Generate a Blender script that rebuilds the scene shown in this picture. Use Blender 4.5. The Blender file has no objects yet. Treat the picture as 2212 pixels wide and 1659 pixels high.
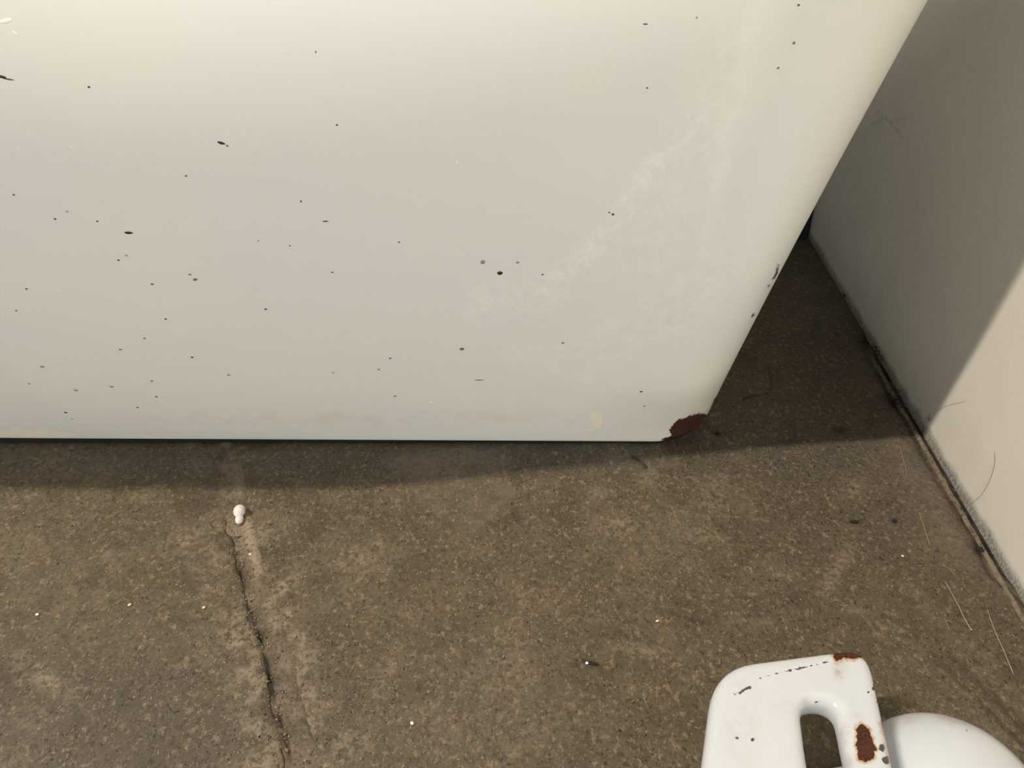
import bpy, bmesh, math, random
import numpy as np
from mathutils import Vector, Matrix
from mathutils.bvhtree import BVHTree
rng = np.random.default_rng(7); random.seed(7)
scn = bpy.context.scene
COL = scn.collection

# ------------------------------------------------------------------ camera, world, lamps, exposure
F = 1660.0; PITCH = math.radians(40.2); H = 0.36
cp, sp = math.cos(PITCH), math.sin(PITCH)
cam = bpy.data.cameras.new('camera'); cam.sensor_fit = 'HORIZONTAL'; cam.sensor_width = 36.0
cam.lens = 36.0 * F / 2212.0; cam.clip_start = 0.01
co = bpy.data.objects.new('camera', cam); COL.objects.link(co)
co.location = (0, 0, H); co.rotation_euler = (math.radians(90) - PITCH, 0, 0)
scn.camera = co
w = bpy.data.worlds.new('world'); scn.world = w; w.use_nodes = True
w.node_tree.nodes['Background'].inputs[0].default_value = (0.92, 0.95, 1.0, 1)
w.node_tree.nodes['Background'].inputs[1].default_value = 0.02
scn.view_settings.view_transform = 'Standard'; scn.view_settings.look = 'None'
scn.view_settings.gamma = 1.0; scn.view_settings.exposure = 0.0
scn.view_settings.use_curve_mapping = False

def lamp(name, kind, loc, target, power, color, **kw):
    d = bpy.data.lights.new(name, kind); d.energy = power; d.color = color
    for k, v in kw.items(): setattr(d, k, v)
    o = bpy.data.objects.new(name, d); COL.objects.link(o); o.location = loc
    o.rotation_euler = (Vector(target) - Vector(loc)).to_track_quat('-Z', 'Y').to_euler()
    return o
WARM = (1.0, 0.915, 0.78)
# ceiling lamp on the left, spot washing the upper tub, low added fill behind
lamp('ceiling_lamp', 'AREA', (-1.35, -0.09, 2.1), (0.0, -0.09, 0), 49, WARM, shape='RECTANGLE', size=0.04, size_y=0.40)
lamp('spot_lamp', 'SPOT', (-0.2, -1.6, 2.0), (-0.17, 0.32, 1.02), 330, (1.0, 0.98, 0.92),
     spot_size=math.radians(30.2), spot_blend=0.022, shadow_soft_size=0.05)
lamp('fill_light', 'AREA', (-0.2, -2.9, 0.32), (0, 0.3, 0.2), 55, (0.955, 0.99, 1.0), shape='RECTANGLE', size=1.2, size_y=0.55)

# ------------------------------------------------------------------ helpers
def proj(P):
    P = np.asarray(P, float); X, Y, Z = P[..., 0], P[..., 1], P[..., 2] - H
    zc = Y * cp - Z * sp; yc = Y * sp + Z * cp
    zc = np.where(zc < 0.02, 0.02, zc)
    return 1106 + F * X / zc, 829.5 - F * yc / zc
def ray(px, py):
    u = (px - 1106) / F; v = -(py - 829.5) / F
    return np.array([u, cp + v * sp, -sp + v * cp])
def fl(px, py, z=0.0):
    r = ray(px, py); t = (z - H) / r[2]
    return np.array([0, 0, H]) + t * r
WX = 0.278
def on_wall(px, py):
    r = ray(px, py); t = WX / r[0]
    return np.array([0, 0, H]) + t * r

def link(name, me, mat=None, parent=None, smooth=True):
    if mat: me.materials.append(mat)
    if smooth: me.polygons.foreach_set('use_smooth', [True] * len(me.polygons))
    o = bpy.data.objects.new(name, me); COL.objects.link(o)
    if parent: o.parent = parent
    return o
def grid_mesh(name, P, wrap=False):
    """P: (n, m, 3) array of points -> quad mesh"""
    n, m = P.shape[:2]
    me = bpy.data.meshes.new(name)
    idx = np.arange(n * m).reshape(n, m)
    if wrap: idx = np.concatenate([idx, idx[:1]], 0)
    a, b, c, d = idx[:-1, :-1], idx[1:, :-1], idx[1:, 1:], idx[:-1, 1:]
    q = np.stack([a, b, c, d], -1).reshape(-1, 4)
    me.from_pydata(P.reshape(-1, 3).tolist(), [], q.tolist())
    me.update(); return me
def attr(me, name, v):
    a = me.attributes.new(name, 'FLOAT', 'POINT'); a.data.foreach_set('value', np.asarray(v, np.float32).ravel())
def tag(o, label, cat, group=None):
    o['label'] = label; o['category'] = cat
    if group: o['group'] = group
    return o
def struct(o, label=None):
    o['kind'] = 'structure'
    if label: o['label'] = label
    return o

_tab = rng.random((256, 256))
def vnoise(x, y):
    xi = np.floor(x).astype(int); yi = np.floor(y).astype(int); fx = x - xi; fy = y - yi
    fx = fx * fx * (3 - 2 * fx); fy = fy * fy * (3 - 2 * fy)
    g = lambda i, j: _tab[i % 256, j % 256]
    return (g(xi, yi) * (1 - fx) + g(xi + 1, yi) * fx) * (1 - fy) + (g(xi, yi + 1) * (1 - fx) + g(xi + 1, yi + 1) * fx) * fy
def fbm(x, y, o=4):
    s = 0; a = 0.5
    for i in range(o):
        s = s + a * vnoise(x * 2 ** i + 17.3 * i, y * 2 ** i + 5.1 * i); a *= 0.5
    return s / (1 - 0.5 ** o)
def sstep(a, b, x):
    t = np.clip((x - a) / (b - a), 0, 1); return t * t * (3 - 2 * t)
def seg_dist(x, y, pts):
    d = np.full(np.shape(x), 1e9)
    for (x0, y0), (x1, y1) in zip(pts[:-1], pts[1:]):
        dx, dy = x1 - x0, y1 - y0; t = np.clip(((x - x0) * dx + (y - y0) * dy) / (dx * dx + dy * dy), 0, 1)
        d = np.minimum(d, np.hypot(x - x0 - t * dx, y - y0 - t * dy))
    return d
def poly_sdf(x, y, pts):
    """negative inside"""
    ins = np.zeros(np.shape(x), bool); n = len(pts)
    for i in range(n):
        x0, y0 = pts[i]; x1, y1 = pts[(i + 1) % n]
        if y0 == y1: continue
        c = ((y0 > y) != (y1 > y)) & (x < (x1 - x0) * (y - y0) / (y1 - y0) + x0)
        ins ^= c
    d = seg_dist(x, y, list(pts) + [pts[0]])
    return np.where(ins, -d, d)
def blob(x, y, cx, cy, rx, ry, ang=0.0):
    a = math.radians(ang); dx, dy = x - cx, y - cy
    u = dx * math.cos(a) + dy * math.sin(a); v = -dx * math.sin(a) + dy * math.cos(a)
    return np.exp(-((u / rx) ** 2 + (v / ry) ** 2))

def srgb(r, g, b):
    f = lambda c: c / 12.92 if c <= 0.04045 else ((c + 0.055) / 1.055) ** 2.4
    return (f(r / 255), f(g / 255), f(b / 255), 1)
class Mat:
    """small node-tree builder"""
    def __init__(s, name, rough=0.5, spec=0.5):
        s.m = bpy.data.materials.new(name); s.m.use_nodes = True; s.t = s.m.node_tree
        s.b = s.t.nodes['Principled BSDF']; s.b.inputs['Roughness'].default_value = rough
        s.b.inputs['Specular IOR Level'].default_value = spec
        s.tc = s.t.nodes.new('ShaderNodeTexCoord')
    def _set(s, sock, v):
        if hasattr(v, 'is_output'): s.t.links.new(v, sock)
        else: sock.default_value = v
    def noise(s, scale, detail=4, rough=0.6, vec=None, dist=0.0):
        n = s.t.nodes.new('ShaderNodeTexNoise'); n.inputs['Scale'].default_value = scale
        n.inputs['Detail'].default_value = detail; n.inputs['Roughness'].default_value = rough
        n.inputs['Distortion'].default_value = dist
        s.t.links.new(vec or s.tc.outputs['Object'], n.inputs['Vector']); return n.outputs['Fac']
    def voro(s, scale, out='Distance', feature='F1', vec=None):
        n = s.t.nodes.new('ShaderNodeTexVoronoi'); n.feature = feature; n.inputs['Scale'].default_value = scale
        s.t.links.new(vec or s.tc.outputs['Object'], n.inputs['Vector']); return n.outputs[out]
    def scaled(s, sx, sy, sz):
        n = s.t.nodes.new('ShaderNodeMapping'); n.inputs['Scale'].default_value = (sx, sy, sz)
        s.t.links.new(s.tc.outputs['Object'], n.inputs['Vector']); return n.outputs[0]
    def at(s, name):
        n = s.t.nodes.new('ShaderNodeAttribute'); n.attribute_name = name; return n.outputs['Fac']
    def math(s, op, a, b=0.0):
        n = s.t.nodes.new('ShaderNodeMath'); n.operation = op; s._set(n.inputs[0], a); s._set(n.inputs[1], b); return n.outputs[0]
    def rng(s, v, a, b, c=0.0, d=1.0):
        n = s.t.nodes.new('ShaderNodeMapRange'); n.interpolation_type = 'SMOOTHSTEP'
        for k, q in zip((0, 1, 2, 3, 4), (v, a, b, c, d)): s._set(n.inputs[k], q)
        return n.outputs[0]
    def mix(s, f, a, b, mode='MIX'):
        n = s.t.nodes.new('ShaderNodeMix'); n.data_type = 'RGBA'; n.blend_type = mode
        s._set(n.inputs[0], f); s._set(n.inputs[6], a); s._set(n.inputs[7], b); return n.outputs[2]
    def bump(s, h, strength=0.3, dist=0.001, nrm=None):
        n = s.t.nodes.new('ShaderNodeBump'); n.inputs['Strength'].default_value = strength
        n.inputs['Distance'].default_value = dist; s._set(n.inputs['Height'], h)
        if nrm: s.t.links.new(nrm, n.inputs['Normal'])
        return n.outputs[0]
    def out(s, color=None, rough=None, normal=None):
        if color is not None: s._set(s.b.inputs['Base Color'], color)
        if rough is not None: s._set(s.b.inputs['Roughness'], rough)
        if normal is not None: s._set(s.b.inputs['Normal'], normal)
        return s.m
def plain(name, col, rough=0.6):
    m = Mat(name, rough); n = m.noise(400, 2)
    return m.out(m.mix(m.rng(n, 0.3, 0.7), col, tuple(c * 0.8 for c in col[:3]) + (1,)))

# ------------------------------------------------------------------ materials
def concrete_material():
    m = Mat('worn_concrete', 0.62, 0.35)
    pale, dust, dark, gray = m.at('pale'), m.at('dust'), m.at('dark'), m.at('gray')
    wv0 = m.scaled(1.0, 0.8, 1.0)
    dn_ = m.t.nodes.new('ShaderNodeTexNoise'); dn_.inputs['Scale'].default_value = 650; dn_.inputs['Detail'].default_value = 2
    m.t.links.new(wv0, dn_.inputs['Vector'])
    va = m.t.nodes.new('ShaderNodeVectorMath'); va.operation = 'MULTIPLY_ADD'; va.inputs[1].default_value = (.0030, .0030, .0030)
    m.t.links.new(dn_.outputs['Color'], va.inputs[0]); m.t.links.new(wv0, va.inputs[2]); wv = va.outputs[0]
    big = m.noise(9, 5, 0.6); mid = m.noise(48, 6, 0.7); fine = m.noise(430, 5, 0.75, wv0); fine2 = m.noise(950, 3, 0.7, wv0); f3 = m.noise(300, 4, 0.7, m.scaled(1.0, .8, 1.7))
    base = m.mix(m.rng(big, 0.35, 0.65), srgb(92, 80, 61), srgb(85, 75, 61))
    base = m.mix(m.rng(mid, 0.38, 0.68), base, srgb(106, 94, 75))
    base = m.mix(gray, base, srgb(90, 82, 73))
    # mottled paste: darker pits and paler flecks
    base = m.mix(m.rng(fine, 0.34, 0.52, 0.72, 0.0), base, srgb(52, 44, 31))
    base = m.mix(m.rng(f3, 0.54, 0.68, 0.0, 0.62), base, srgb(150, 135, 107))
    base = m.mix(m.rng(fine2, 0.56, 0.70, 0.0, 0.55), base, srgb(150, 133, 104))
    base = m.mix(m.rng(fine2, 0.30, 0.43, 0.5, 0.0), base, srgb(45, 39, 30))
    # sand grains of all sizes: pale, ochre and black
    def grains(scale, rmin, rmax, thr, vec):
        v = m.voro(scale, vec=vec); vc = m.voro(scale, 'Color', vec=vec)
        sp_ = m.t.nodes.new('ShaderNodeSeparateColor'); m.t.links.new(vc, sp_.inputs[0])
        rad = m.math('ADD', m.math('MULTIPLY', sp_.outputs[2], rmax - rmin), rmin)
        inside = m.rng(m.math('SUBTRACT', rad, v), -0.05, 0.05)
        return m.math('MULTIPLY', inside, m.rng(sp_.outputs[0], thr, thr + 0.02)), m.math('MULTIPLY', inside, m.rng(sp_.outputs[1], thr, thr + 0.02))
    g1, g2 = grains(560, 0.10, 0.38, 0.82, wv)
    g3, g4 = grains(330, 0.06, 0.26, 0.90, wv)
    base = m.mix(m.math('MULTIPLY', g1, 0.55), base, srgb(166, 149, 119))
    base = m.mix(m.math('MULTIPLY', g2, 0.75), base, srgb(34, 31, 26))
    base = m.mix(m.math('MULTIPLY', g3, 0.6), base, srgb(182, 160, 126))
    base = m.mix(m.math('MULTIPLY', g4, 0.7), base, srgb(40, 38, 33))
    # scuffed pale film, dust and dirt
    pn = m.noise(210, 6, 0.8); pm = m.math('MULTIPLY', pale, m.rng(pn, 0.40, 0.60))
    base = m.mix(m.math('MULTIPLY', pm, 0.72), base, srgb(152, 138, 116))
    base = m.mix(m.math('MULTIPLY', dust, m.rng(pn, 0.3, 0.65, 0.15, 0.8)), base, srgb(126, 114, 101))
    dn = m.noise(240, 4, 0.7)
    base = m.mix(m.math('MULTIPLY', dark, m.rng(dn, 0.2, 0.65, 0.45, 1)), base, srgb(24, 21, 18))
    hgt = m.math('ADD', m.math('MULTIPLY', fine, 1.0), m.math('MULTIPLY', g1, 0.4))
    hgt = m.math('SUBTRACT', m.math('ADD', hgt, m.math('MULTIPLY', fine2, 0.6)), m.math('MULTIPLY', g2, 0.8))
    return m.out(base, m.rng(fine, 0.3, 0.7, 0.5, 0.75), m.bump(hgt, 0.55, 0.0007))
CONC = concrete_material()

def mortar_material():
    m = Mat('grey_mortar', 0.8, 0.3)
    a = m.noise(60, 5, 0.6); b = m.noise(500, 4, 0.7)
    c = m.mix(m.rng(a, 0.35, 0.65), srgb(92, 82, 70), srgb(118, 106, 90))
    c = m.mix(m.rng(b, 0.52, 0.66, 0, 0.5), c, srgb(146, 131, 106))
    c = m.mix(m.rng(b, 0.34, 0.47, 0.6, 0), c, srgb(56, 48, 37))
    c = m.mix(m.math('MULTIPLY', m.at('dark'), 0.9), c, srgb(20, 18, 15))
    c = m.mix(m.math('MULTIPLY', m.at('pale'), m.rng(b, 0.3, 0.6)), c, srgb(152, 136, 115))
    return m.out(c, None, m.bump(b, 0.5, 0.0006))
MORTAR = mortar_material()

def wall_material():
    m = Mat('painted_plaster', 0.7, 0.3)
    a = m.noise(900, 3, 0.6, m.scaled(1, 1, 0.45)); b = m.noise(6, 3); c0 = m.noise(120, 3, 0.5, m.scaled(1, 1, 0.3))
    c = m.mix(m.rng(b, 0.3, 0.7), srgb(236, 230, 218), srgb(230, 225, 215))
    c = m.mix(m.rng(a, 0.55, 0.75, 0, 0.25), c, srgb(200, 196, 186))
    v = m.voro(60); vc = m.voro(60, 'Color'); sep = m.t.nodes.new('ShaderNodeSeparateColor'); m.t.links.new(vc, sep.inputs[0])
    fly = m.math('MULTIPLY', m.rng(v, 0.03, 0.06, 1, 0), m.rng(sep.outputs[0], 0.82, 0.85))
    c = m.mix(m.math('MULTIPLY', fly, 0.45), c, srgb(70, 64, 58))
    c = m.mix(m.math('MULTIPLY', m.at('dark'), m.rng(a, 0.3, 0.6, 0.5, 1)), c, srgb(48, 42, 36))
    return m.out(c, None, m.bump(m.math('ADD', a, c0), 0.22, 0.0005))
WALLM = wall_material()

def enamel_material(name, base, base2, rough, rustc=(86, 32, 16)):
    m = Mat(name, rough, 0.5)
    big = m.noise(5, 4, 0.55); mid = m.noise(28, 4, 0.6); fine = m.noise(350, 4, 0.7); fine2 = m.noise(900, 3, 0.7)
    c = m.mix(m.rng(big, 0.35, 0.65), base, base2)
    # chalky scuffs
    ch = m.math('MULTIPLY', m.at('chalk'), m.rng(m.noise(130, 7, 0.8, None, 0.4), 0.40, 0.62))
    c = m.mix(m.math('MULTIPLY', ch, 0.58), c, srgb(243, 240, 230))
    gr = m.math('MULTIPLY', m.at('grime'), m.rng(m.noise(70, 5, 0.7), 0.4, 0.7))
    c = m.mix(m.math('MULTIPLY', gr, 0.7), c, srgb(160, 135, 98))
    cr = m.math('ADD', m.at('cream'), m.math('MULTIPLY', m.math('SUBTRACT', fine, 0.5), 13.0))
    crm = m.rng(cr, -0.8, 0.4, 1, 0)
    c = m.mix(m.math('MULTIPLY', crm, 0.9), c, srgb(240, 230, 207))
    du = m.at('scratch'); dm = m.rng(m.math('ADD', du, m.math('MULTIPLY', m.math('SUBTRACT', fine, 0.5), 14.0)), -0.8, 0.8, 1, 0)
    c = m.mix(dm, c, srgb(84, 80, 82))
    ru = m.math('ADD', m.at('rust'), m.math('MULTIPLY', m.math('SUBTRACT', fine, 0.5), 22.0))
    rm = m.rng(ru, -0.6, 0.6, 1, 0)
    halo = m.math('MULTIPLY', m.rng(ru, 0.0, 9.0, 1, 0), m.at('halo'))
    c = m.mix(halo, c, srgb(196, 150, 82))
    rc = m.mix(m.rng(fine2, 0.35, 0.65), srgb(*rustc), srgb(rustc[0] * 0.35, rustc[1] * 0.4, rustc[2] * 0.5))
    rc = m.mix(m.rng(mid, 0.5, 0.75, 0, 0.5), rc, srgb(86, 56, 24))
    c = m.mix(rm, c, rc)
    r = m.rng(rm, 0, 1, rough, 0.85)
    r = m.math('ADD', r, m.math('MULTIPLY', ch, 0.15))
    h = m.math('SUBTRACT', m.math('MULTIPLY', fine2, m.math('ADD', m.math('MULTIPLY', rm, 1.0), 0.03)), rm)
    h = m.math('ADD', h, m.math('MULTIPLY', crm, -0.25))
    return m.out(c, r, m.bump(h, 0.6, 0.0006))
TUBM = enamel_material('old_white_enamel', srgb(228, 225, 212), srgb(226, 222, 215), 0.32)
FOOTM = enamel_material('glossy_foot_enamel', srgb(220, 226, 238), srgb(222, 226, 232), 0.13, (98, 42, 30))
SPECK = plain('dark_speck', srgb(44, 42, 36), 0.5)
SPECKG = plain('grey_speck', srgb(150, 147, 140), 0.5)
SPECKB = plain('blue_grey_speck', srgb(118, 118, 128), 0.5)
SPECKM = plain('mid_speck', srgb(92, 89, 80), 0.5)
SPECKW = plain('white_speck', srgb(250, 247, 235), 0.4)
PELLET = plain('white_pellet', srgb(240, 230, 226), 0.55)
CHIP = plain('pale_chip', srgb(226, 208, 180), 0.6)
HAIR = plain('brown_hair', srgb(48, 38, 30), 0.5)
STRAW = plain('pale_straw', srgb(196, 178, 140), 0.5)
FLUFF = plain('dark_fluff', srgb(38, 36, 34), 0.9)
EDGEM = plain('near_black', srgb(12, 11, 10), 0.9)
BLACK = plain('black_rubber', srgb(16, 14, 13), 0.7)

# ------------------------------------------------------------------ floor: two slabs with a mortar joint
floor = struct(bpy.data.objects.new('floor', None)); COL.objects.link(floor)
J0 = fl(650, 1659)[:2]; J1 = fl(515, 1130)[:2]
je = (J1 - J0) / np.linalg.norm(J1 - J0); jn = np.array([je[1], -je[0]])      # along joint, to its right
def joint_bend(u): return 0.0012 * np.sin(u * 38) + 0.0006 * np.sin(u * 95 + 1)
def EN(x, y):
    d = np.stack([x - J0[0], y - J0[1]], -1); return d @ je, d @ jn
def floor_attrs(me, P):
    X, Y = P[..., 0], P[..., 1]
    px, py = proj(P); u, n = EN(X, Y)
    near = np.hypot(X, Y - 0.35) < 0.8
    pale = np.zeros(X.shape); dust = np.zeros(X.shape); dark = np.zeros(X.shape)
    nz = fbm(X * 40, Y * 40, 5); nz2 = fbm(X * 90 + 9, Y * 90, 4); nz3 = fbm(X * 14 + 3, Y * 14, 4)
    # encrusted mortar either side of the joint
    edge = np.exp(-((np.abs(n + 0.002) - 0.010) / 0.011) ** 2) * sstep(1085, 1170, py)
    pale += 1.0 * edge * sstep(0.36, 0.60, nz2)
    pale += 0.8 * np.exp(-(n / 0.032) ** 2) * sstep(0.55, 0.72, nz2) * sstep(1120, 1250, py)
    for cx, cy, rx, ry, a, s in [(100, 1465, 70, 22, 32, 1.0), (555, 1150, 50, 12, -25, .9), (480, 1130, 22, 30, 30, .8),
            (600, 1275, 40, 10, -32, 1.0), (620, 1330, 30, 22, 0, .9), (560, 1400, 24, 60, 10, .9), (640, 1570, 60, 18, -10, .8),
            (400, 1165, 22, 26, 20, .9), (430, 1240, 14, 26, -20, .8), (480, 1215, 36, 14, 40, .7), (500, 1300, 34, 6, 35, .7),
            (410, 1430, 34, 9, -25, .8), (535, 1380, 26, 30, 0, .8), (550, 1470, 18, 60, 8, .9), (830, 1470, 12, 46, 28, .7), (825, 1440, 20, 60, 20, .4),
            (1380, 1400, 62, 16, 4, .75), (1815, 1215, 16, 52, 28, .9), (1790, 1265, 14, 30, 30, .6), (1845, 1320, 34, 9, 5, .6), (1640, 1345, 60, 10, 4, .5),
            (1840, 1060, 22, 30, 25, .6), (1340, 1130, 40, 22, 0, .5), (1500, 1155, 60, 16, 10, .4), (1290, 1070, 30, 14, 20, .5), (1400, 1030, 22, 22, 0, .7),
            (775, 1205, 24, 28, 10, .55), (735, 1220, 20, 14, 0, .6), (1190, 1165, 46, 8, -8, .4), (1130, 1300, 22, 46, 10, .4), (1120, 1290, 30, 20, 0, .35),
            (240, 1220, 12, 34, -20, .6), (200, 1280, 40, 10, 5, .5), (1690, 1240, 26, 10, 30, .5), (2110, 1550, 50, 8, 3, .7), (2070, 1450, 20, 18, 0, .8),
            (60, 1560, 60, 40, 0, .5), (30, 1650, 70, 40, 0, .5), (500, 1455, 20, 16, 0, .8), (905, 1420, 40, 24, 0, .3), (1330, 985, 30, 14, 10, .5)]:
        pale += s * blob(px, py, cx, cy, rx, ry, a) * (0.55 + 0.9 * nz)
    # wedge-shaped scuff in front of the tub
    wd = poly_sdf(px, py, [(850, 980), (905, 965), (1090, 975), (1112, 1062), (1060, 1120), (1010, 1150), (900, 1085)])
    dust += 0.35 * sstep(14, -14, wd) + 0.45 * sstep(24, 0, seg_dist(px, py, [(1105, 1065), (1065, 1110), (1005, 1152)])) * (wd < 12)
    dark += 0.14 * sstep(8, 2, seg_dist(px, py, [(840, 1040), (900, 1095), (1000, 1155)]))
    wd2 = poly_sdf(px, py, [(800, 985), (880, 965), (1080, 970), (1000, 1025), (860, 1035)])
    dust += 0.45 * sstep(10, -10, wd2)
    sm = sstep(40, 18, seg_dist(px, py, [(470, 940), (490, 1000), (505, 1050)])); dust += 0.55 * sm
    # dusty strip along the wall and the dirty double line at its foot
    dw = WX - X
    wob = 0.0016 * (fbm(Y * 60, Y * 0 + 4, 3) - 0.5) * 2
    dust += 0.75 * np.exp(-((dw - 0.016) / 0.014) ** 2) * sstep(0.25, 0.75, nz) * sstep(650, 1000, py)
    dust += 0.5 * np.exp(-((dw - 0.02) / 0.02) ** 2) * sstep(750, 560, py)
    dark += 0.95 * sstep(0.0042, 0.0014, np.abs(dw - 0.0015 + wob)) * (0.55 + 0.6 * nz2)
    dark += 0.8 * sstep(0.0022, 0.0006, np.abs(dw - 0.0085 + 1.5 * wob)) * (0.4 + 0.8 * nz2) * sstep(760, 830, py)
    dark += 0.55 * np.exp(-((dw - 0.006) / 0.005) ** 2) * sstep(0.4, 0.65, nz2) * sstep(950, 620, py)
    for cx, cy, rx, ry, a, s in [(1925, 868, 20, 12, 50, .9), (1818, 930, 20, 7, 0, .9), (1850, 1127, 14, 5, 0, .9), (1932, 1125, 10, 6, 0, .9),
            (1550, 936, 8, 5, 20, 1.2), (2112, 1185, 14, 10, 55, 1.2), (1280, 1433, 26, 5, 12, .7), (415, 1428, 10, 6, -30, .7), (1060, 1130, 60, 8, 25, .2),
            (690, 1115, 50, 40, 0, .25), (410, 1080, 60, 40, 0, .3), (2165, 1460, 26, 5, 0, .8), (1380, 1380, 40, 8, 10, .4), (1500, 1340, 60, 12, 10, .3)]:
        dark += s * blob(px, py, cx, cy, rx, ry, a)
    dark += 0.4 * sstep(0.60, 0.78, nz2) * 0.4
    dark += 0.9 * sstep(5, 1.5, seg_dist(px, py, [(1365, 985), (1385, 998), (1395, 1010)]))
    hair = seg_dist(px, py, [(1657, 790), (1668, 830), (1660, 850), (1625, 856), (1600, 866)])
    dark += 0.7 * sstep(3.5, 0.8, hair)
    dark += 0.9 * np.exp(-((n + 0.0056) / 0.0014) ** 2) * sstep(1130, 1200, py) * sstep(.3, .6, nz)
    # random pale mottling; greyer lower left, at right and close against the tub
    pale += 0.22 * sstep(0.5, 0.75, nz) + 0.3 * sstep(0.58, 0.78, nz3)
    gray = 0.9 * sstep(1250, 1560, py + 120 * (nz3 - 0.5)) * sstep(1500, 200, px) + 0.7 * sstep(1250, 1900, px) * sstep(1500, 1050, py) + 0.8 * sstep(1060, 990, py)
    for k, v in (('pale', pale), ('dust', dust), ('dark', dark), ('gray', gray)):
        attr(me, k, np.clip(v, 0, 1.3 if k == 'pale' else 1) * near)
def dense(lo, hi, a, b, step, n0, n1):
    """coordinates dense between a and b, coarse outside"""
    return np.concatenate([np.linspace(lo, a, n0, endpoint=False), np.arange(a, b, step), np.linspace(b, hi, n1)])
def slab(name, n_edge, n_far, side):
    us = dense(-1.2, 1.6, -0.06, 0.62, 0.0016, 8, 8)
    k = np.concatenate([np.arange(0, 0.46 if side > 0 else 0.34, 0.0016), np.linspace(0.47 if side > 0 else 0.35, n_far, 8)])
    U, K = np.meshgrid(us, k, indexing='ij')
    rag = 0.0030 * (fbm(U * 70, U * 0 + 2 + side, 4) - 0.5) * 2
    N = side * (n_edge + rag * np.exp(-K / 0.008) + K) + joint_bend(U) * np.exp(-K / 0.02)
    Xw = J0[0] + U * je[0] + N * jn[0]; Yw = J0[1] + U * je[1] + N * jn[1]
    Z = 0.0005 * (fbm(Xw * 30, Yw * 30, 4) - 0.5) + 0.0004 * (fbm(Xw * 150, Yw * 150, 3) - 0.5) - 0.0004
    Z -= (0.0006 if side > 0 else 0.0012) * np.exp(-(K / 0.0028) ** 2) * (0.3 + fbm(U * 120, K * 120 + 3, 3))
    rim = np.exp(-((K - 0.008) / 0.008) ** 2) * np.maximum(fbm(Xw * 130, Yw * 130, 3) - 0.48, 0) * 0.0035
    Z += rim
    dw = WX - Xw
    Z -= 0.002 * sstep(0.0035, 0.001, np.abs(dw - 0.001)) + 0.0006 * sstep(0.0020, 0.0006, np.abs(dw - 0.0085))
    Z = np.minimum(Z, 0.0006)
    P = np.stack([Xw, Yw, Z], -1)
    # close the joint face down
    skirt = P[:, :1].copy(); skirt[..., 2] -= 0.012
    P = np.concatenate([skirt, P], 1)
    if side > 0: P = P[::-1]
    me = grid_mesh(name, P); floor_attrs(me, P)
    return link('slab', me, CONC, floor)
slab('slab_near_wall', 0.0058, 1.0, 1)
slab('slab_left', 0.0062, 1.2, -1)
# mortar strip
us = dense(-0.3, 0.9, -0.06, 0.40, 0.0014, 6, 10); ks = np.linspace(-0.0125, 0.0165, 27)
U, K = np.meshgrid(us, ks, indexing='ij')
N = K + joint_bend(U)
Xw = J0[0] + U * je[0] + N * jn[0]; Yw = J0[1] + U * je[1] + N * jn[1]
Z = -0.0010 + 0.0020 * (fbm(Xw * 150, Yw * 150, 5) - 0.5) + 0.0012 * (fbm(Xw * 45, Yw * 45, 3) - 0.5)
Z += 0.0013 * sstep(0.0, 0.006, K) - 0.0046 * sstep(0.0055, 0.0155, K) - 0.003 * sstep(-0.0055, -0.0115, K)
Z -= 0.0016 * np.exp(-((K + 0.0050 + 0.0016 * (fbm(U * 60, U * 0, 3) - .5)) / 0.0010) ** 2) * (proj(np.stack([Xw, Yw, 0 * Xw], -1))[1] > 1120)
P = np.stack([Xw, Yw, Z], -1)[::-1]
mm = grid_mesh('mortar_joint', P)
px_, py_ = proj(P)
nq = fbm(Xw * 130, Yw * 130, 4)[::-1]
attr(mm, 'dark', (0.95 * np.exp(-((K + 0.0046) / 0.0011) ** 2))[::-1] * sstep(1120, 1190, py_) * sstep(.3, .55, nq) + .3 * sstep(.62, .72, nq))
attr(mm, 'pale', np.clip(sstep(0.0005, 0.005, K) * 0.9, 0, 1)[::-1] * sstep(1090, 1130, py_) * sstep(1500, 1300, py_) * sstep(.3, .55, nq) + 0.8 * np.exp(-((py_ - 1165) / 45) ** 2))
link('mortar_joint', mm, MORTAR, floor)

# ------------------------------------------------------------------ wall on the right
zs = np.concatenate([np.arange(-0.002, 0.30, 0.002), np.linspace(0.30, 2.4, 24)])
ys = np.concatenate([np.linspace(-2.5, 0.15, 12, endpoint=False), np.arange(0.15, 0.75, 0.0022), np.linspace(0.75, 2.0, 8)])
Yg, Zg = np.meshgrid(ys, zs, indexing='ij')
Xg = WX + 0.0012 * (fbm(Yg * 22, Zg * 22, 3) - 0.5) * np.exp(-Zg / 0.1) + 0 * Yg
P = np.stack([Xg, Yg, Zg], -1)
back = P[:, -1:].copy(); back[..., 0] += 0.1
P = np.concatenate([P, back], 1)
wm = grid_mesh('wall_right', P)
px_, py_ = proj(P)
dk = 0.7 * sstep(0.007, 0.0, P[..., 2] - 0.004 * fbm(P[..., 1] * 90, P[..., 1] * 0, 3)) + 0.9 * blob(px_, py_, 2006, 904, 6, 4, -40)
for pts, s in (([(1882, 270), (1912, 255), (1935, 275), (1948, 298)], .45), ([(1930, 262), (1958, 254)], .3), ([(1895, 240), (1905, 250)], .3)):
    dk = dk + 0.7 * s * sstep(4, 0.5, seg_dist(px_, py_, pts))
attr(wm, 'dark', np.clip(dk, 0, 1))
struct(link('wall_right', wm, WALLM))
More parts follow.
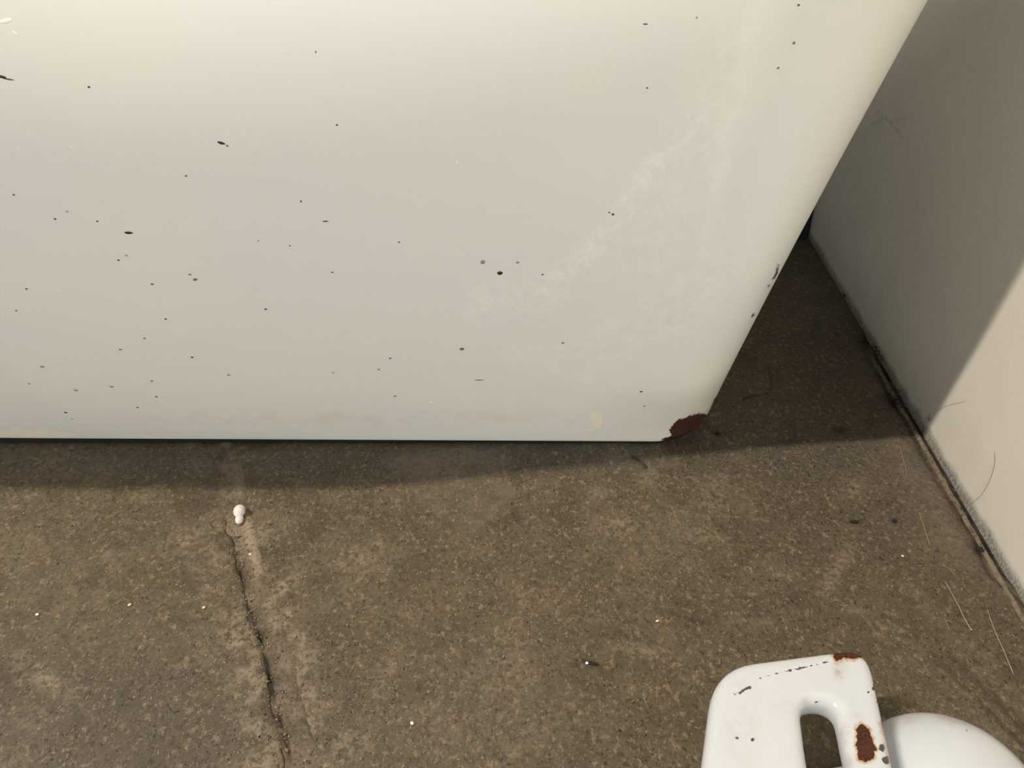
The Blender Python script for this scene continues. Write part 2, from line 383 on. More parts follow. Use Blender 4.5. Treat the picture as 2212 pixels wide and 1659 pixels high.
# thin pale seam of filler between wall and floor
ys = np.arange(0.10, 0.46, 0.0015)
prof = [(-0.0062, -0.001), (-0.0060, 0.0003), (-0.0045, 0.0009), (-0.0035, 0.0006), (-0.0030, -0.001)]
P = np.zeros((len(ys), len(prof), 3))
for j, (dx, dz) in enumerate(prof):
    P[:, j, 0] = WX + dx - 0.0007 + 0.0012 * (fbm(ys * 90, ys * 0 + j * .2, 3) - .5); P[:, j, 1] = ys
    P[:, j, 2] = dz + (0.0007 * (fbm(ys * 160, ys * 0 + 7, 3) - .6) if dz > 0 else 0)
tm = grid_mesh('trim_1', P[::-1]); attr(tm, 'dark', np.clip(3 * (fbm(P[..., 1] * 120, P[..., 0] * 0, 4) - .55), 0, 1)[::-1]); attr(tm, 'pale', np.full(P.shape[:2], .55))
struct(link('trim_1', tm, MORTAR))

# ------------------------------------------------------------------ bathtub
XR, YF, RC, XL, YB = 0.1375, 0.3627, 0.045, -1.05, 0.85
HT = 0.52
def prof_off(z, a, b):
    zz = np.minimum(z, a / (2 * b)); return a * zz - b * zz * zz
def hull_point(sx, nx, ny, cx, cy, z, inset=0.0):
    o_y = prof_off(z, 0.505, 0.60); o_x = 0.155 * np.minimum(z, 0.36) + 0.20 * np.minimum(z, 0.36) ** 2
    wgt = 1.0 - 0.517 * np.clip((cx + RC * nx + 0.27) / 0.36, 0, 1)
    lip = 0.006 * np.exp(-(z / 0.006) ** 2)
    return (cx + (RC + o_x - inset) * nx + lip * 0, cy + (RC + o_y * wgt - inset) * ny)
def perimeter():
    L = []
    for x in dense(XL + RC, XR - RC, -0.46, XR - RC, 0.0016, 14, 1)[:-1]: L.append((0, -1, x, YF + RC))
    for t in np.linspace(-math.pi / 2, 0, 70): L.append((math.cos(t), math.sin(t), XR - RC, YF + RC))
    for y in np.linspace(YF + RC, YB - RC, 60)[1:-1]: L.append((1, 0, XR - RC, y))
    for t in np.linspace(0, math.pi / 2, 16): L.append((math.cos(t), math.sin(t), XR - RC, YB - RC))
    for x in np.linspace(XR - RC, XL + RC, 30)[1:-1]: L.append((0, 1, x, YB - RC))
    for t in np.linspace(math.pi / 2, math.pi, 16): L.append((math.cos(t), math.sin(t), XL + RC, YB - RC))
    for y in np.linspace(YB - RC, YF + RC, 20)[1:-1]: L.append((-1, 0, XL + RC, y))
    for t in np.linspace(math.pi, 1.5 * math.pi, 16)[:-1]: L.append((math.cos(t), math.sin(t), XL + RC, YF + RC))
    return np.array(L)
PER = perimeter()
GAP = 0.0012
def lift(x): return GAP + 0.0040 * np.clip((0.10 - x) / 0.44, 0, 1.3)
tub = bpy.data.objects.new('bathtub', None); COL.objects.link(tub); tub.location = (-0.45, 0.6, 0)
tag(tub, 'large old white enamelled bathtub with a rust-chipped lower corner beside the wall', 'bathtub')
zs = np.concatenate([np.arange(0, 0.32, 0.0019), np.linspace(0.32, HT - 0.006, 16)])
rings = []
# underside lip: folds inward at the bottom
def ring(z, inset, zadd=None):
    x, y = hull_point(None, PER[:, 0], PER[:, 1], PER[:, 2], PER[:, 3], np.full(len(PER), z), inset)
    return np.stack([x, y, np.full(len(PER), (z if zadd is None else zadd)) + lift(x)], -1)
rings += [ring(0, 0.014, 0.010), ring(0, 0.008, 0.001), ring(0, 0.0035, 0.0)]
rings += [ring(z, 0.0035 * max(0, 1 - z / 0.0045) ** 2) for z in zs]
for t in np.linspace(0, math.pi, 9)[1:]: rings.append(ring(HT - 0.006, 0.012 * (1 - math.cos(t)) / 2 + 0.0, HT - 0.006 + 0.007 * math.sin(t)))
for z, ins in ((0.40, 0.026), (0.25, 0.034), (0.15, 0.046), (0.10, 0.075), (0.08, 0.13)): rings.append(ring(z, ins))
R = np.stack(rings, 1)
px_, py_ = proj(R)
vis = (R[..., 2] < 0.5) & (R[..., 1] < 0.55) & (np.arange(R.shape[1])[None, :] < R.shape[1] - 8)
nzx = fbm(px_ / 26, py_ / 26, 4)
rust = poly_sdf(px_, py_, [(1398, 972), (1412, 960), (1430, 951), (1449, 941), (1446, 930), (1458, 912), (1472, 905), (1490, 899), (1508, 893), (1530, 896), (1580, 900), (1570, 985)])
rust = np.minimum(rust, seg_dist(px_, py_, [(1545, 862), (1533, 900)]) - 2)
rust = np.where(vis, rust, 60.)
wbot = 4 + 20 * fbm(px_ / 45, px_ * 0 + 3, 3)
cream = np.minimum.reduce([
    poly_sdf(px_, py_, [(-40, 960), (-40, 928), (10, 930), (34, 922), (62, 928), (95, 922), (120, 932), (160, 934), (176, 943), (90, 948)]),
    poly_sdf(px_, py_, [(165, 925), (174, 920), (173, 935), (168, 934)]), poly_sdf(px_, py_, [(300, 948), (322, 942), (375, 943), (406, 950)]),
    poly_sdf(px_, py_, [(1507, 888), (1530, 868), (1541, 872), (1528, 897)]),
    poly_sdf(px_, py_, [(1265, 880), (1300, 874), (1309, 905), (1308, 935), (1280, 938), (1243, 936), (1270, 918), (1262, 895)]) * 0.35 + 3.2 + 9 * (nzx - .5)])
cream = np.where(vis, cream, 60.)
chalk = sstep(70, 0, seg_dist(px_, py_, [(1040, 655), (1110, 640), (1190, 630)])) * .8
chalk = np.maximum(chalk, sstep(46, 4, seg_dist(px_, py_, [(1180, 620), (1300, 520), (1345, 460), (1395, 375), (1440, 330), (1510, 265)])))
chalk = np.maximum(chalk, .55 * sstep(120, 10, seg_dist(px_, py_, [(1400, 560), (1500, 330), (1600, 90)])))
chalk = np.maximum(chalk, .55 * sstep(130, 20, seg_dist(px_, py_, [(1300, 760), (1480, 640), (1560, 560)])))
chalk = np.maximum(chalk, .7 * sstep(50, 5, seg_dist(px_, py_, [(1440, 720), (1480, 690), (1520, 640)])))
chalk = np.maximum(chalk, .5 * sstep(60, 5, seg_dist(px_, py_, [(1130, 760), (1270, 800)])))
chalk = np.maximum(chalk, .9 * sstep(14, 2, seg_dist(px_, py_, [(1432, 938), (1448, 936)])))
scr = np.minimum.reduce([seg_dist(px_, py_, [(1681, 570), (1676, 595)]) - 2.5, seg_dist(px_, py_, [(1672, 598), (1668, 604)]) - 2,
    seg_dist(px_, py_, [(1662, 616), (1659, 620)]) - 2, seg_dist(px_, py_, [(1628, 679), (1626, 684)]) - 2.5])
scr = np.where(vis, scr, 60.)
grime = .8 * blob(px_, py_, 1456, 688, 18, 9, -25) + .25 * blob(px_, py_, 780, 905, 500, 14) + .4 * blob(px_, py_, 1660, 620, 8, 20)
R2 = R.copy()
# chipped enamel is a little hollow
dep = 0.0012 * sstep(0, -6, rust) * vis
R2[..., 0] -= dep * PER[:, None, 0]; R2[..., 1] -= dep * PER[:, None, 1]
hm = grid_mesh('hull', R2, wrap=True)
for k, v in (('rust', rust), ('cream', cream), ('chalk', np.where(vis, chalk, 0)), ('grime', np.where(vis, grime, 0)), ('scratch', scr), ('halo', np.zeros(rust.shape))): attr(hm, k, v)
hull = link('hull', hm, TUBM, tub); hull.matrix_parent_inverse = Matrix.Translation(-tub.location)
# near-black strip filling the gap under the enamel, a dark line above the floor
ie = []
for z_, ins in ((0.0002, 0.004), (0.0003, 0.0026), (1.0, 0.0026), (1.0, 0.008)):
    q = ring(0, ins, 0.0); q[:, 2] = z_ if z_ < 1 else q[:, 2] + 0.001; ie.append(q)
iem = grid_mesh('bottom_strip', np.stack(ie, 1), wrap=True)
ied = link('bottom_strip', iem, EDGEM, tub); ied.matrix_parent_inverse = Matrix.Translation(-tub.location); ied['label'] = 'black strip along the bottom edge'
# tub floor
bot = rings[-1]
bm_ = bpy.data.meshes.new('basin_floor'); bm_.from_pydata(bot.tolist(), [], [list(range(len(bot)))]); bm_.update()
for k, v in (('rust', 60.), ('cream', 60.), ('chalk', 0), ('grime', 0), ('scratch', 60.), ('halo', 0)): attr(bm_, k, np.full(len(bot), v))
bf = link('basin_floor', bm_, TUBM, tub); bf.matrix_parent_inverse = Matrix.Translation(-tub.location)

# specks and splinters stuck to the tub, each a small flat lump on the enamel
deps = BVHTree.FromPolygons([tuple(v) for v in R2.reshape(-1, 3)], [tuple(p.vertices) for p in hm.polygons])
def lump_mesh(name, mat, seed):
    bm = bmesh.new(); bmesh.ops.create_icosphere(bm, subdivisions=2, radius=1)
    r = random.Random(seed)
    for v in bm.verts: v.co *= 1 + r.uniform(-.12, .12)
    me = bpy.data.meshes.new(name); bm.to_mesh(me); bm.free(); me.materials.append(mat)
    me.polygons.foreach_set('use_smooth', [True] * len(me.polygons)); return me
LUMP = {k: lump_mesh('speck', m, i) for i, (k, m) in enumerate((('d', SPECK), ('m', SPECKM), ('g', SPECKG), ('b', SPECKB), ('w', SPECKW)))}
cam_o = Vector((0, 0, H))
def speck(px, py, rx, ry, ang=0, kind='d', name='speck'):
    d = Vector(ray(px, py)).normalized()
    loc, nrm, _, dist = deps.ray_cast(cam_o, d)
    if loc is None: return
    if nrm.dot(d) > 0: nrm = -nrm
    k = dist * d.dot(Vector((0, cp, -sp))) / F
    ex = Vector((1, 0, 0)); ex = (ex - nrm * ex.dot(nrm)).normalized(); ey = nrm.cross(ex)
    a = math.radians(-ang); e1 = ex * math.cos(a) + ey * math.sin(a); e2 = nrm.cross(e1)
    th = max(0.0002, min(rx, ry) * k * 0.35)
    fs = 1.15
    M = Matrix(((e1.x * rx * k, e2.x * ry * k * fs, nrm.x * th, loc.x), (e1.y * rx * k, e2.y * ry * k * fs, nrm.y * th, loc.y),
                (e1.z * rx * k, e2.z * ry * k * fs, nrm.z * th, loc.z), (0, 0, 0, 1)))
    o = bpy.data.objects.new(name, LUMP[kind]); COL.objects.link(o); o.parent = tub
    o.matrix_parent_inverse = Matrix.Translation(-tub.location); o.matrix_basis = M
for a in [(4, 166, 8, 3, 14, 'd'), (18, 171, 11, 1.8, 14, 'm'), (478, 309, 8, 3, 24, 'd'), (491, 315, 2.2, 2.2, 0, 'm'), (278, 503, 8.5, 3.2, 6, 'd'), (703, 478, 6.5, 1.8, 4, 'm'),
          (1080, 590, 6, 4.6, 0, 'd'), (1043, 566, 5.5, 5, 20, 'g'), (1035, 821, 11, 1.2, 2, 'm'), (1316, 459, 2.5, 1.8, 20, 'm'), (1324, 463, 4, 2.6, 20, 'm'),
          (192, 188, 3, 2.5, 0, 'm'), (650, 435, 2, 2.6, 0, 'm'), (728, 270, 2.8, 2, 0, 'm'), (402, 380, 2.6, 2, 0, 'm'), (119, 473, 3, 2.2, 0, 'm'), (145, 457, 2.6, 2, 0, 'g'),
          (210, 478, 2.6, 2, 0, 'm'), (30, 421, 2.6, 2.2, 0, 'b'), (273, 552, 3, 2.2, 0, 'g'), (256, 562, 3, 2.4, 0, 'm'), (718, 588, 3.2, 1.8, 0, 'm'), (574, 668, 2.8, 2.2, 30, 'd'),
          (626, 531, 2, 1.6, 0, 'm'), (862, 523, 2.2, 2, 0, 'm'), (682, 112, 2.4, 2.4, 0, 'g'), (985, 350, 3, 2.6, 0, 'w'), (1385, 846, 3.4, 1.8, 0, 'd'), (998, 754, 5, 4, 0, 'b'),
          (930, 869, 3.4, 3, 0, 'w'), (1428, 811, 2.6, 2.2, 0, 'w'), (1216, 741, 3, 2.4, 0, 'b'), (1392, 877, 2, 1.6, 0, 'm'), (329, 614, 3.6, 2.6, 0, 'b'), (422, 604, 5, 3.2, -20, 'b'),
          (410, 593, 4, 2.6, 0, 'g'), (358, 689, 3, 2.2, 0, 'm'), (312, 731, 2.6, 2, 0, 'm'), (260, 755, 3.6, 2, 8, 'm'), (415, 772, 2.6, 2.4, 0, 'd'), (494, 810, 3.2, 2, 0, 'm'),
          (328, 823, 3, 3.6, 20, 'g'), (241, 835, 5.5, 3, 4, 'g'), (338, 857, 3, 2.4, 0, 'm'), (297, 880, 3, 2.4, 0, 'm'), (142, 891, 3.2, 2.8, -20, 'd'), (164, 843, 5, 3.4, 0, 'g'),
          (35, 671, 2.4, 2, 0, 'm'), (57, 624, 2.8, 2.2, 0, 'm'), (63, 829, 2.4, 2, 0, 'm'), (91, 792, 5, 3.6, -20, 'g'), (1394, 52, 6, 1.6, 6, 'm'), (1715, 93, 3.4, 3, 0, 'b'),
          (1681, 147, 3, 2.4, 0, 'b'), (1725, 11, 3.4, 2.2, 0, 'm'), (1505, 38, 2.6, 2, 0, 'g'), (1398, 190, 2.4, 2, 0, 'm'), (127, 626, 2.4, 2.4, 0, 'w'), (132, 779, 2, 1.8, 0, 'w'),
          (12, 45, 14, 4.6, -10, 'w'), (32, 72, 3, 6, -20, 'w'), (843, 774, 3, 2.4, 0, 'b'), (720, 805, 3, 2, 0, 'g'), (853, 856, 4, 2.6, -30, 'g'), (818, 798, 3.2, 2.2, 0, 'g'),
          (1118, 567, 4, 2.6, 0, 'g'), (1172, 593, 2.6, 2, 0, 'm'), (40, 318, 2, 2, 0, 'w'), (153, 318, 3, 2.4, 0, 'w'), (155, 905, 3.2, 2, 0, 'g'), (558, 520, 2, 1.6, 0, 'g')]:
    speck(*a)

# ------------------------------------------------------------------ loose tub foot: slotted plate, neck and ball
foot = bpy.data.objects.new('tub_foot', None); COL.objects.link(foot)
fp = fl(1900, 1800); foot.location = (float(fp[0]), float(fp[1]), 0)
tag(foot, 'loose glossy white enamelled iron tub foot with slotted plate lying on the floor', 'tub foot')
inv = Matrix.Translation(-foot.location)
# plate plane: rises towards the viewer
PZ0, PSL = 0.055, 0.10
yfar = fl(1720, 1440, PZ0)[1]
def on_plate(px, py):
    r = ray(px, py)        # z = PZ0 + PSL*(yfar - y)
    t = (PZ0 + PSL * yfar - H) / (r[2] + PSL * r[1]); return np.array([0, 0, H]) + t * r
BV = 0.0052
def rounded(pts, radii, n=8):
    """2-D polygon with rounded corners"""
    out = []; m = len(pts)
    for i in range(m):
        p = np.array(pts[i], float); a = np.array(pts[i - 1], float) - p; b = np.array(pts[(i + 1) % m], float) - p
        la, lb = np.linalg.norm(a), np.linalg.norm(b); a /= la; b /= lb; r = radii[i]
        if r <= 0: out.append(p); continue
        r = min(r, la * .48, lb * .48)
        p0, p1 = p + a * r, p + b * r
        for t in np.linspace(0, 1, n): out.append((1 - t) ** 2 * p0 + 2 * t * (1 - t) * p + t * t * p1)
    return out
outer = rounded([(1545, 1434), (1877, 1391), (1908, 1530), (1988, 1900), (1485, 1900)], [85, 62, 0, 60, 60])
slot = rounded([(1730, 1514), (1806, 1516), (1832, 1640), (1852, 1760), (1768, 1775), (1744, 1620)], [36, 40, 0, 30, 30, 0])
cu = bpy.data.curves.new('plate_outline', 'CURVE'); cu.dimensions = '2D'; cu.fill_mode = 'BOTH'
cu.extrude = 0.0012; cu.bevel_depth = BV; cu.bevel_resolution = 5; cu.offset = -BV
org = on_plate(1720, 1600)
ex = np.array([1., 0, 0]); ez = np.array([0, PSL, 1.]); ez /= np.linalg.norm(ez); ey = np.cross(ez, ex)
for loop in (outer, slot):
    s_ = cu.splines.new('POLY'); s_.use_cyclic_u = True; s_.points.add(len(loop) - 1)
    for q, pt in zip(loop, s_.points):
        d = on_plate(*q) - org; pt.co = (d @ ex, d @ ey, 0, 1)
tmp = bpy.data.objects.new('plate_outline', cu); COL.objects.link(tmp)
M = Matrix(((ex[0], ey[0], ez[0], org[0]), (ex[1], ey[1], ez[1], org[1]), (ex[2], ey[2], ez[2], org[2]), (0, 0, 0, 1))) @ Matrix.Translation((0, 0, -BV - 0.0012))
dg = bpy.context.evaluated_depsgraph_get()
tme = bpy.data.meshes.new_from_object(tmp.evaluated_get(dg)); bpy.data.objects.remove(tmp)
tme.transform(M); tme.materials.clear()
def remeshed(me, voxel, smooth_it):
    o = bpy.data.objects.new('tmp', me); COL.objects.link(o)
    b = bmesh.new(); b.from_mesh(me); bmesh.ops.remove_doubles(b, verts=b.verts, dist=1e-5); b.to_mesh(me); b.free()
    r = o.modifiers.new('r', 'REMESH'); r.mode = 'VOXEL'; r.voxel_size = voxel
    s = o.modifiers.new('s', 'SMOOTH'); s.iterations = smooth_it; s.factor = 0.5
    d = bpy.context.evaluated_depsgraph_get(); nm = bpy.data.meshes.new_from_object(o.evaluated_get(d))
    bpy.data.objects.remove(o); return nm
def foot_attrs(me):
    co_ = np.empty(len(me.vertices) * 3, np.float32); me.vertices.foreach_get('co', co_); P = co_.reshape(-1, 3)
    x, y = proj(P); 
    def E(cx, cy, rx, ry, a=0):
        q = math.radians(a); u = (x - cx) * math.cos(q) + (y - cy) * math.sin(q); v = -(x - cx) * math.sin(q) + (y - cy) * math.cos(q)
        return (np.hypot(u / rx, v / ry) - 1) * min(rx, ry)
    on_top = P[:, 2] > PZ0 - 0.008 + PSL * (yfar - P[:, 1])
    ru = np.minimum.reduce([poly_sdf(x, y, [(1796, 1405), (1806, 1430), (1822, 1420), (1840, 1424), (1862, 1420), (1862, 1380), (1796, 1380)]),
        poly_sdf(x, y, [(1852, 1568), (1864, 1563), (1880, 1578), (1884, 1600), (1891, 1618), (1888, 1640), (1870, 1647), (1854, 1640), (1849, 1605)]),
        seg_dist(x, y, [(1904, 1560), (1918, 1620), (1936, 1680)]) + 1.0])
    sc = np.minimum.reduce([seg_dist(x, y, [(1585, 1499), (1598, 1497), (1608, 1490), (1620, 1485)]) - 2.6, E(1905, 1615, 6, 9, -20), E(1915, 1642, 8, 9, 0),
        E(1876, 1495, 2.5, 2.5), E(1887, 1486, 3, 6), E(1896, 1512, 3, 8), E(1592, 1595, 4.5, 4.5), E(1626, 1598, 4, 4), seg_dist(x, y, [(1893, 1470), (1911, 1550), (1930, 1660)]) - .8, E(1763, 1517, 5, 3, -20), E(1905, 1640, 2, 2),
        seg_dist(x, y, [(1640, 1466), (1680, 1454), (1720, 1446), (1795, 1428)]) - 1.0])
    gr = 1.6 * blob(x, y, 1815, 1446, 11, 24) + .6 * blob(x, y, 1742, 1516, 10, 8) + .7 * blob(x, y, 1825, 1580, 22, 50, 20) + .5 * blob(x, y, 1740, 1640, 12, 40) + .3 * blob(x, y, 1690, 1530, 20, 20) \
        + .35 * blob(x, y, 1600, 1560, 30, 90) + .6 * blob(x, y, 1832, 1650, 30, 16)
    ball = ~on_top
    ru = np.where(on_top, ru, 60); sc = np.where(on_top, sc, np.minimum(E(2090, 1578, 3, 4), seg_dist(x, y, [(1942, 1555), (1966, 1580)]) + 2))
    gr = np.where(on_top, gr, .55 * np.exp(-((y - 1560 - .00015 * (x - 2010) ** 2) / 22) ** 2))
    for k, v in (('rust', ru), ('cream', np.full(len(x), 60.)), ('chalk', np.zeros(len(x))), ('grime', gr), ('scratch', sc), ('halo', np.full(len(x), .85))): attr(me, k, v)
pm = remeshed(tme, 0.0011, 3); foot_attrs(pm)
pl = link('slotted_plate', pm, FOOTM, foot); pl.matrix_parent_inverse = inv
# ball: squashed dome with a flat underside
bc = (0.182, 0.131, 0.0)
prof = [(0, 0.0)] ; BR = 0.039
n_ = 40; P = []
for t in np.linspace(-0.42, math.pi / 2, 34):
    r_ = BR * math.cos(t) ** 0.95 if t < math.pi / 2 - 1e-6 else 0.0
    z_ = 0.014 + 0.034 * math.sin(t)
    P.append([(bc[0] + r_ * math.cos(q), bc[1] + r_ * math.sin(q), max(z_, 0.0003)) for q in np.linspace(0, 2 * math.pi, 72, endpoint=False)])
P = np.array(P).transpose(1, 0, 2)
bmq = grid_mesh('ball', P, wrap=True); foot_attrs(bmq)
bl = link('ball', bmq, FOOTM, foot); bl.matrix_parent_inverse = inv
# neck: thick web joining ball and plate under the slot
na = np.array(bc); na[2] = 0.022; nb = fl(1700, 1790, 0.020)
P = []
for i, t in enumerate(np.linspace(0, 1, 24)):
    c_ = na * (1 - t) + np.array(nb) * t; hw = 0.020 * (1 - t) + 0.018 * t; hh = 0.016 + 0.004 * math.sin(t * 3.1)
    dirv = (np.array(nb) - na)[:2]; dirv = dirv / np.linalg.norm(dirv); pr = np.array([-dirv[1], dirv[0]])
    sc_ = 1 if 0 < i < 23 else 0.0
    P.append([(c_[0] + pr[0] * hw * math.copysign(abs(math.cos(q)) ** .8, math.cos(q)) * sc_, c_[1] + pr[1] * hw * math.copysign(abs(math.cos(q)) ** .8, math.cos(q)) * sc_, 0.0205 + hh * math.sin(q) * sc_) for q in np.linspace(0, 2 * math.pi, 40, endpoint=False)])
P = np.array(P).transpose(1, 0, 2)
nm = grid_mesh('neck', P, wrap=True); foot_attrs(nm)
nk = link('neck', nm, FOOTM, foot); nk.matrix_parent_inverse = inv

# ------------------------------------------------------------------ small things on the floor and wall
def tube(name, pts, rad, mat, rads=None, sides=6):
    pts = [Vector(p) for p in pts]
    # catmull-rom
    fine_ = []
    for i in range(len(pts) - 1):
        p0, p1, p2, p3 = pts[max(i - 1, 0)], pts[i], pts[i + 1], pts[min(i + 2, len(pts) - 1)]
        for t in np.linspace(0, 1, 8, endpoint=False):
            fine_.append(0.5 * ((2 * p1) + (p2 - p0) * t + (2 * p0 - 5 * p1 + 4 * p2 - p3) * t * t + (3 * p1 - p0 - 3 * p2 + p3) * t ** 3))
    fine_.append(pts[-1]); n = len(fine_); P = []
    for i, c in enumerate(fine_):
        d = (fine_[min(i + 1, n - 1)] - fine_[max(i - 1, 0)]).normalized()
        a = d.orthogonal().normalized(); b = d.cross(a)
        r = rad * (min(1, (i + .35) / 3, (n - 1 - i + .35) / 3) if rads is None else np.interp(i / (n - 1), *rads))
        P.append([tuple(c + (a * math.cos(q) + b * math.sin(q)) * r) for q in np.linspace(0, 2 * math.pi, sides, endpoint=False)])
    P = np.array(P).transpose(1, 0, 2)
    return link(name, grid_mesh(name, P, wrap=True), mat)
def lump(name, c, sx, sy, sz, mat, rz=0.0, seed=0, sub=3, jit=.05, parent=None):
    bm = bmesh.new(); bmesh.ops.create_icosphere(bm, subdivisions=sub, radius=1); r = random.Random(seed)
    for v in bm.verts:
        v.co *= 1 + r.uniform(-jit, jit); v.co = Vector((v.co.x * sx, v.co.y * sy, v.co.z * sz))
    me = bpy.data.meshes.new(name); bm.to_mesh(me); bm.free()
    o = link(name, me, mat, parent); o.location = c; o.rotation_euler = (0, 0, rz); return o
# two-lobed white pellet at the head of the joint
pe = bpy.data.objects.new('pellet', None); COL.objects.link(pe); p = fl(517, 1112); pe.location = (p[0], p[1], 0)
tag(pe, 'white two-lobed pellet on the floor joint in front of the tub', 'pellet')
a = fl(517, 1104, .0036); b = fl(517, 1121, .0022)
lump('large_lobe', Vector(a) - pe.location, .0035, .0042, .0036, PELLET, 0, 1, 3, .01, pe)
lump('small_lobe', Vector(b) - pe.location, .0024, .0033, .0024, PELLET, 0, 2, 3, .01, pe)
GRP = None
def chip(px, py, r1, r2, ang, label, cat='chip', name='paint_chip', mat=CHIP, h=.5):
    k = .00021; p = fl(px, py, .0003)
    o = lump(name, p, r1 * k, r2 * k * 1.3, max(.0003, min(r1, r2) * k * h), mat, math.radians(-ang), int(px), 2, .16)
    return tag(o, label, cat)
chip(540, 1197, 5.5, 3.2, 35, 'pale pink paint chip lying in the floor joint just below the pellet')
chip(80, 1327, 5, 3, 5, 'small white paint chip on the bare floor at the far left', mat=SPECKW)
chip(280, 1306, 5, 3, -15, 'small pale paint chip on the floor left of the joint', mat=CHIP)
chip(890, 1562, 4.5, 3, 40, 'small white paint chip on the floor right of the joint, near the bottom', mat=SPECKW)
chip(1420, 1341, 5, 2, -25, 'thin white paint chip in the middle of the floor above the tub foot', mat=SPECKW)
chip(1950, 1201, 4.5, 3.4, 0, 'round pink paint chip on the floor between tub foot and wall')
chip(1280, 1433, 15, 3, 12, 'dark narrow sliver on the floor left of the tub foot', 'splinter', 'splinter', FLUFF, .5)
chip(1268, 1432, 4, 3, 0, 'white crumb touching the dark sliver left of the tub foot', 'crumb', 'crumb', SPECKW)
chip(1845, 1127, 12, 4, 0, 'dark flat flake on the floor, left one of two near the wall', 'flake', 'flake', FLUFF, .3)
chip(1932, 1125, 6, 4, -10, 'dark small flake on the floor, right one of two near the wall', 'flake', 'flake', FLUFF, .3)
chip(2118, 1186, 12, 6, 50, 'blue-black crumb of dirt in the seam at the foot of the wall', 'crumb', 'crumb', FLUFF, .5)
chip(1550, 937, 6, 3.5, 10, 'tiny black crumb on the floor beside the rusty tub corner', 'crumb', 'crumb', BLACK, .6)
chip(440, 1312, 5, 3, 0, 'pale tiny stone chip on the floor left of the joint, nearest to the joint', 'chip', 'stone_chip', CHIP)
# straws
def straw(name, pts, r, label, knob=None):
    P = [Vector(fl(x, y, .0007)) for x, y in pts]
    o = tube(name, P, r, STRAW, ([0, .8, .93, 1], [.7, 1, 1, .6]) if knob is None else ([0, .9, .95, 1], [.6, .9, 2.4, 1.4]))
    return tag(o, label, 'bristle')
straw('bristle', [(2042, 1256), (2066, 1300), (2086, 1340), (2099, 1362)], .00026, 'pale bristle with a blunt knob at its end on the floor near the wall', 1)
straw('bristle', [(2133, 1318), (2150, 1365), (2168, 1405), (2190, 1458)], .0002, 'long pale bristle on the floor, nearest to the right edge of the photo')
straw('bristle', [(1986, 1107), (1995, 1135), (2009, 1178)], .00016, 'short pale bristle on the floor above the knobbed bristle')
straw('bristle', [(1940, 948), (1949, 985), (1959, 1020)], .00012, 'faint thin bristle on the floor at the edge of the tub shadow')
def hair(pts, r, label, wall=False):
    P = [Vector(on_wall(x, y) - np.array([.0004, 0, 0]) if wall else fl(x, y, .0006)) for x, y in pts]
    return tag(tube('hair', P, r, HAIR), label, 'hair')
hair([(2149, 975), (2150, 1000), (2140, 1035), (2118, 1072), (2095, 1088)], .00008, 'single long curved brown hair clinging to the lit wall', True)
hair([(2088, 868), (2060, 873), (2030, 885), (2012, 902)], .00005, 'faint short hair on the wall beside the shadow edge', True)
hair([(2107, 1432), (2101, 1412), (2112, 1400), (2130, 1399), (2148, 1412), (2156, 1424)], .00009, 'curled dark hair on the floor right of the tub foot')
hair([(2030, 1068), (2050, 1080), (2075, 1089)], .00008, 'dark hair on the floor running to the foot of the wall')
hair([(1660, 790), (1669, 825), (1664, 848), (1630, 855), (1602, 864)], .00008, 'curved dark hair on the shaded floor between tub corner and wall')
# dust fluff tufts in the corner seam: each a knot of short hairs
def tuft(px, py, size, label, seed, n=26):
    r = random.Random(seed); c = Vector(fl(px, py, .001)); V = []; Fc = []
    for i in range(n):
        d = Vector((r.uniform(-1, 1) * .5, r.uniform(-1, 1), r.uniform(0, .6))) * size
        p0 = c + Vector((r.gauss(0, .3), r.gauss(0, .7), abs(r.gauss(0, .2)))) * size; wd = Vector((r.uniform(-1, 1), r.uniform(-1, 1), .5)).normalized() * .00022
        up = Vector((.00016, 0, .00016)); b0 = len(V); mid = p0 + d * .5 + Vector((r.uniform(-.3, .3), 0, .2)) * size
        for q in (p0, mid, p0 + d): V += [q + wd, q - wd, q + up]
        for s in (0, 3):
            for k in range(3): Fc.append((b0 + s + k, b0 + s + (k + 1) % 3, b0 + s + 3 + (k + 1) % 3, b0 + s + 3 + k))
    me = bpy.data.meshes.new('dust_tuft'); me.from_pydata([tuple(v) for v in V], [], Fc); me.update()
    return tag(link('dust_tuft', me, FLUFF), label, 'dust')
tuft(1893, 768, .0055, 'dark dust tuft in the shaded seam at the wall, middle of three', 3)
tuft(1932, 868, .006, 'dark dust tuft in the shaded seam at the wall, nearest of three', 4, 34)
tuft(1832, 645, .005, 'dark dust tuft in the shaded seam at the wall, farthest of three', 5)
tuft(2058, 1020, .004, 'dark dust tuft in the lit seam at the foot of the wall', 6)
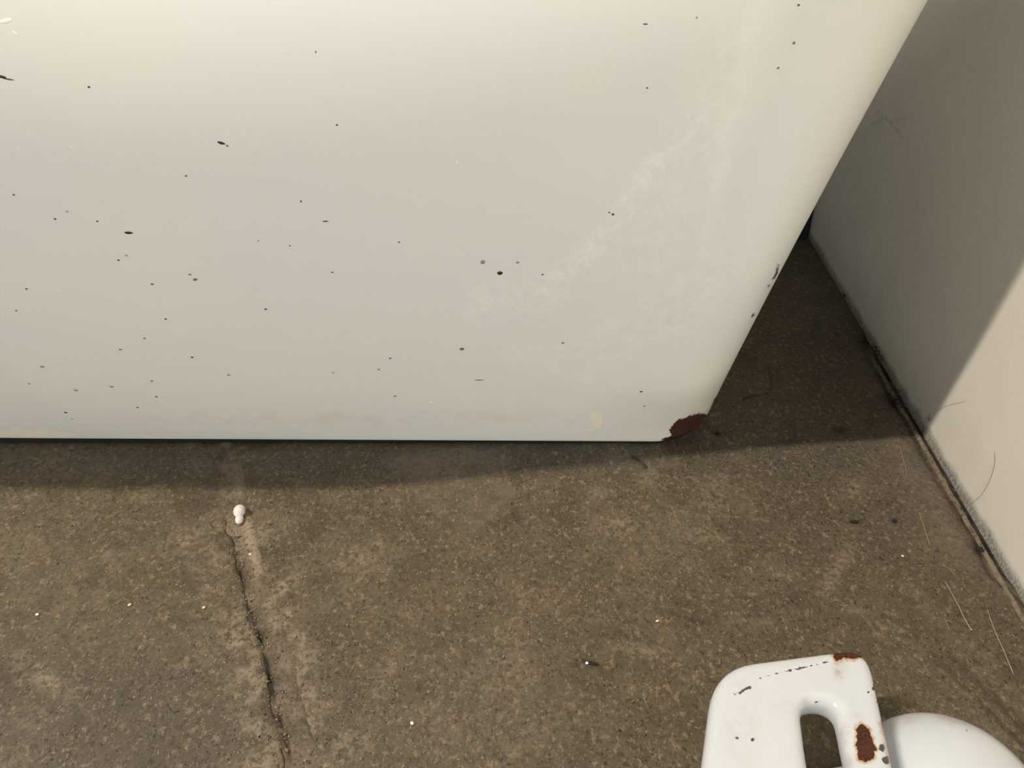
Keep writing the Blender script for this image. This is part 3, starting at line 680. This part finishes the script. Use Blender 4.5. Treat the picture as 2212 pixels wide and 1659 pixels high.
# small black block behind the tub at the foot of the wall
bm = bmesh.new(); bmesh.ops.create_cube(bm, size=1); bmesh.ops.scale(bm, vec=(.018, .03, .034), verts=bm.verts)
for v in bm.verts:
    if v.co.z > 0: v.co.y *= .55
bmesh.ops.bevel(bm, geom=bm.edges[:], offset=.003, segments=3, affect='EDGES')
me = bpy.data.meshes.new('rubber_wedge'); bm.to_mesh(me); bm.free()
o = link('rubber_wedge', me, BLACK); o.location = (WX - .0105, .647, .017)
tag(o, 'small black block at the foot of the wall, almost hidden behind the tub edge', 'block')
# loose sand grit, densest along the joint
V = []; Fc = []
oct_ = [(1, 0, 0), (-1, 0, 0), (0, 1, 0), (0, -1, 0), (0, 0, 1), (0, 0, -1)]
of_ = [(0, 2, 4), (2, 1, 4), (1, 3, 4), (3, 0, 4), (2, 0, 5), (1, 2, 5), (3, 1, 5), (0, 3, 5)]
for i in range(2600):
    if i < 1500:
        u = random.uniform(-.02, .16); n = random.gauss(-.003, .016); x, y = J0 + je * u + jn * n
    else:
        q = fl(random.uniform(-50, 2200), random.uniform(1010, 1680)); x, y = q[:2]
    if x > WX - .004 or (y > .352 and x < .14): continue
    s = abs(random.gauss(.00022, .00014)) + .0001; a0 = random.uniform(0, 6.28); b0 = len(V)
    sx, sy, sz = s * random.uniform(.8, 1.5), s * random.uniform(.7, 1.2), s * random.uniform(.4, .7)
    for (vx, vy, vz) in oct_:
        vx, vy, vz = vx * sx, vy * sy, vz * sz
        V.append((x + vx * math.cos(a0) - vy * math.sin(a0), y + vx * math.sin(a0) + vy * math.cos(a0), -.0003 + vz))
    Fc += [tuple(b0 + k for k in f) for f in of_]
me = bpy.data.meshes.new('sand_grit'); me.from_pydata(V, [], Fc); me.update()
gm = Mat('sand_grit', .8, .2); gc = gm.voro(900, 'Color'); sp_ = gm.t.nodes.new('ShaderNodeSeparateColor'); gm.t.links.new(gc, sp_.inputs[0])
g = gm.mix(gm.rng(sp_.outputs[0], .2, .8), srgb(108, 94, 72), srgb(168, 150, 120)); g = gm.mix(gm.rng(sp_.outputs[1], .82, .86), g, srgb(40, 37, 32))
grit = link('sand_grit', me, gm.out(g), None, False); grit['kind'] = 'stuff'
tag(grit, 'loose grains of sand scattered over the floor, thickest along the joint', 'grit')
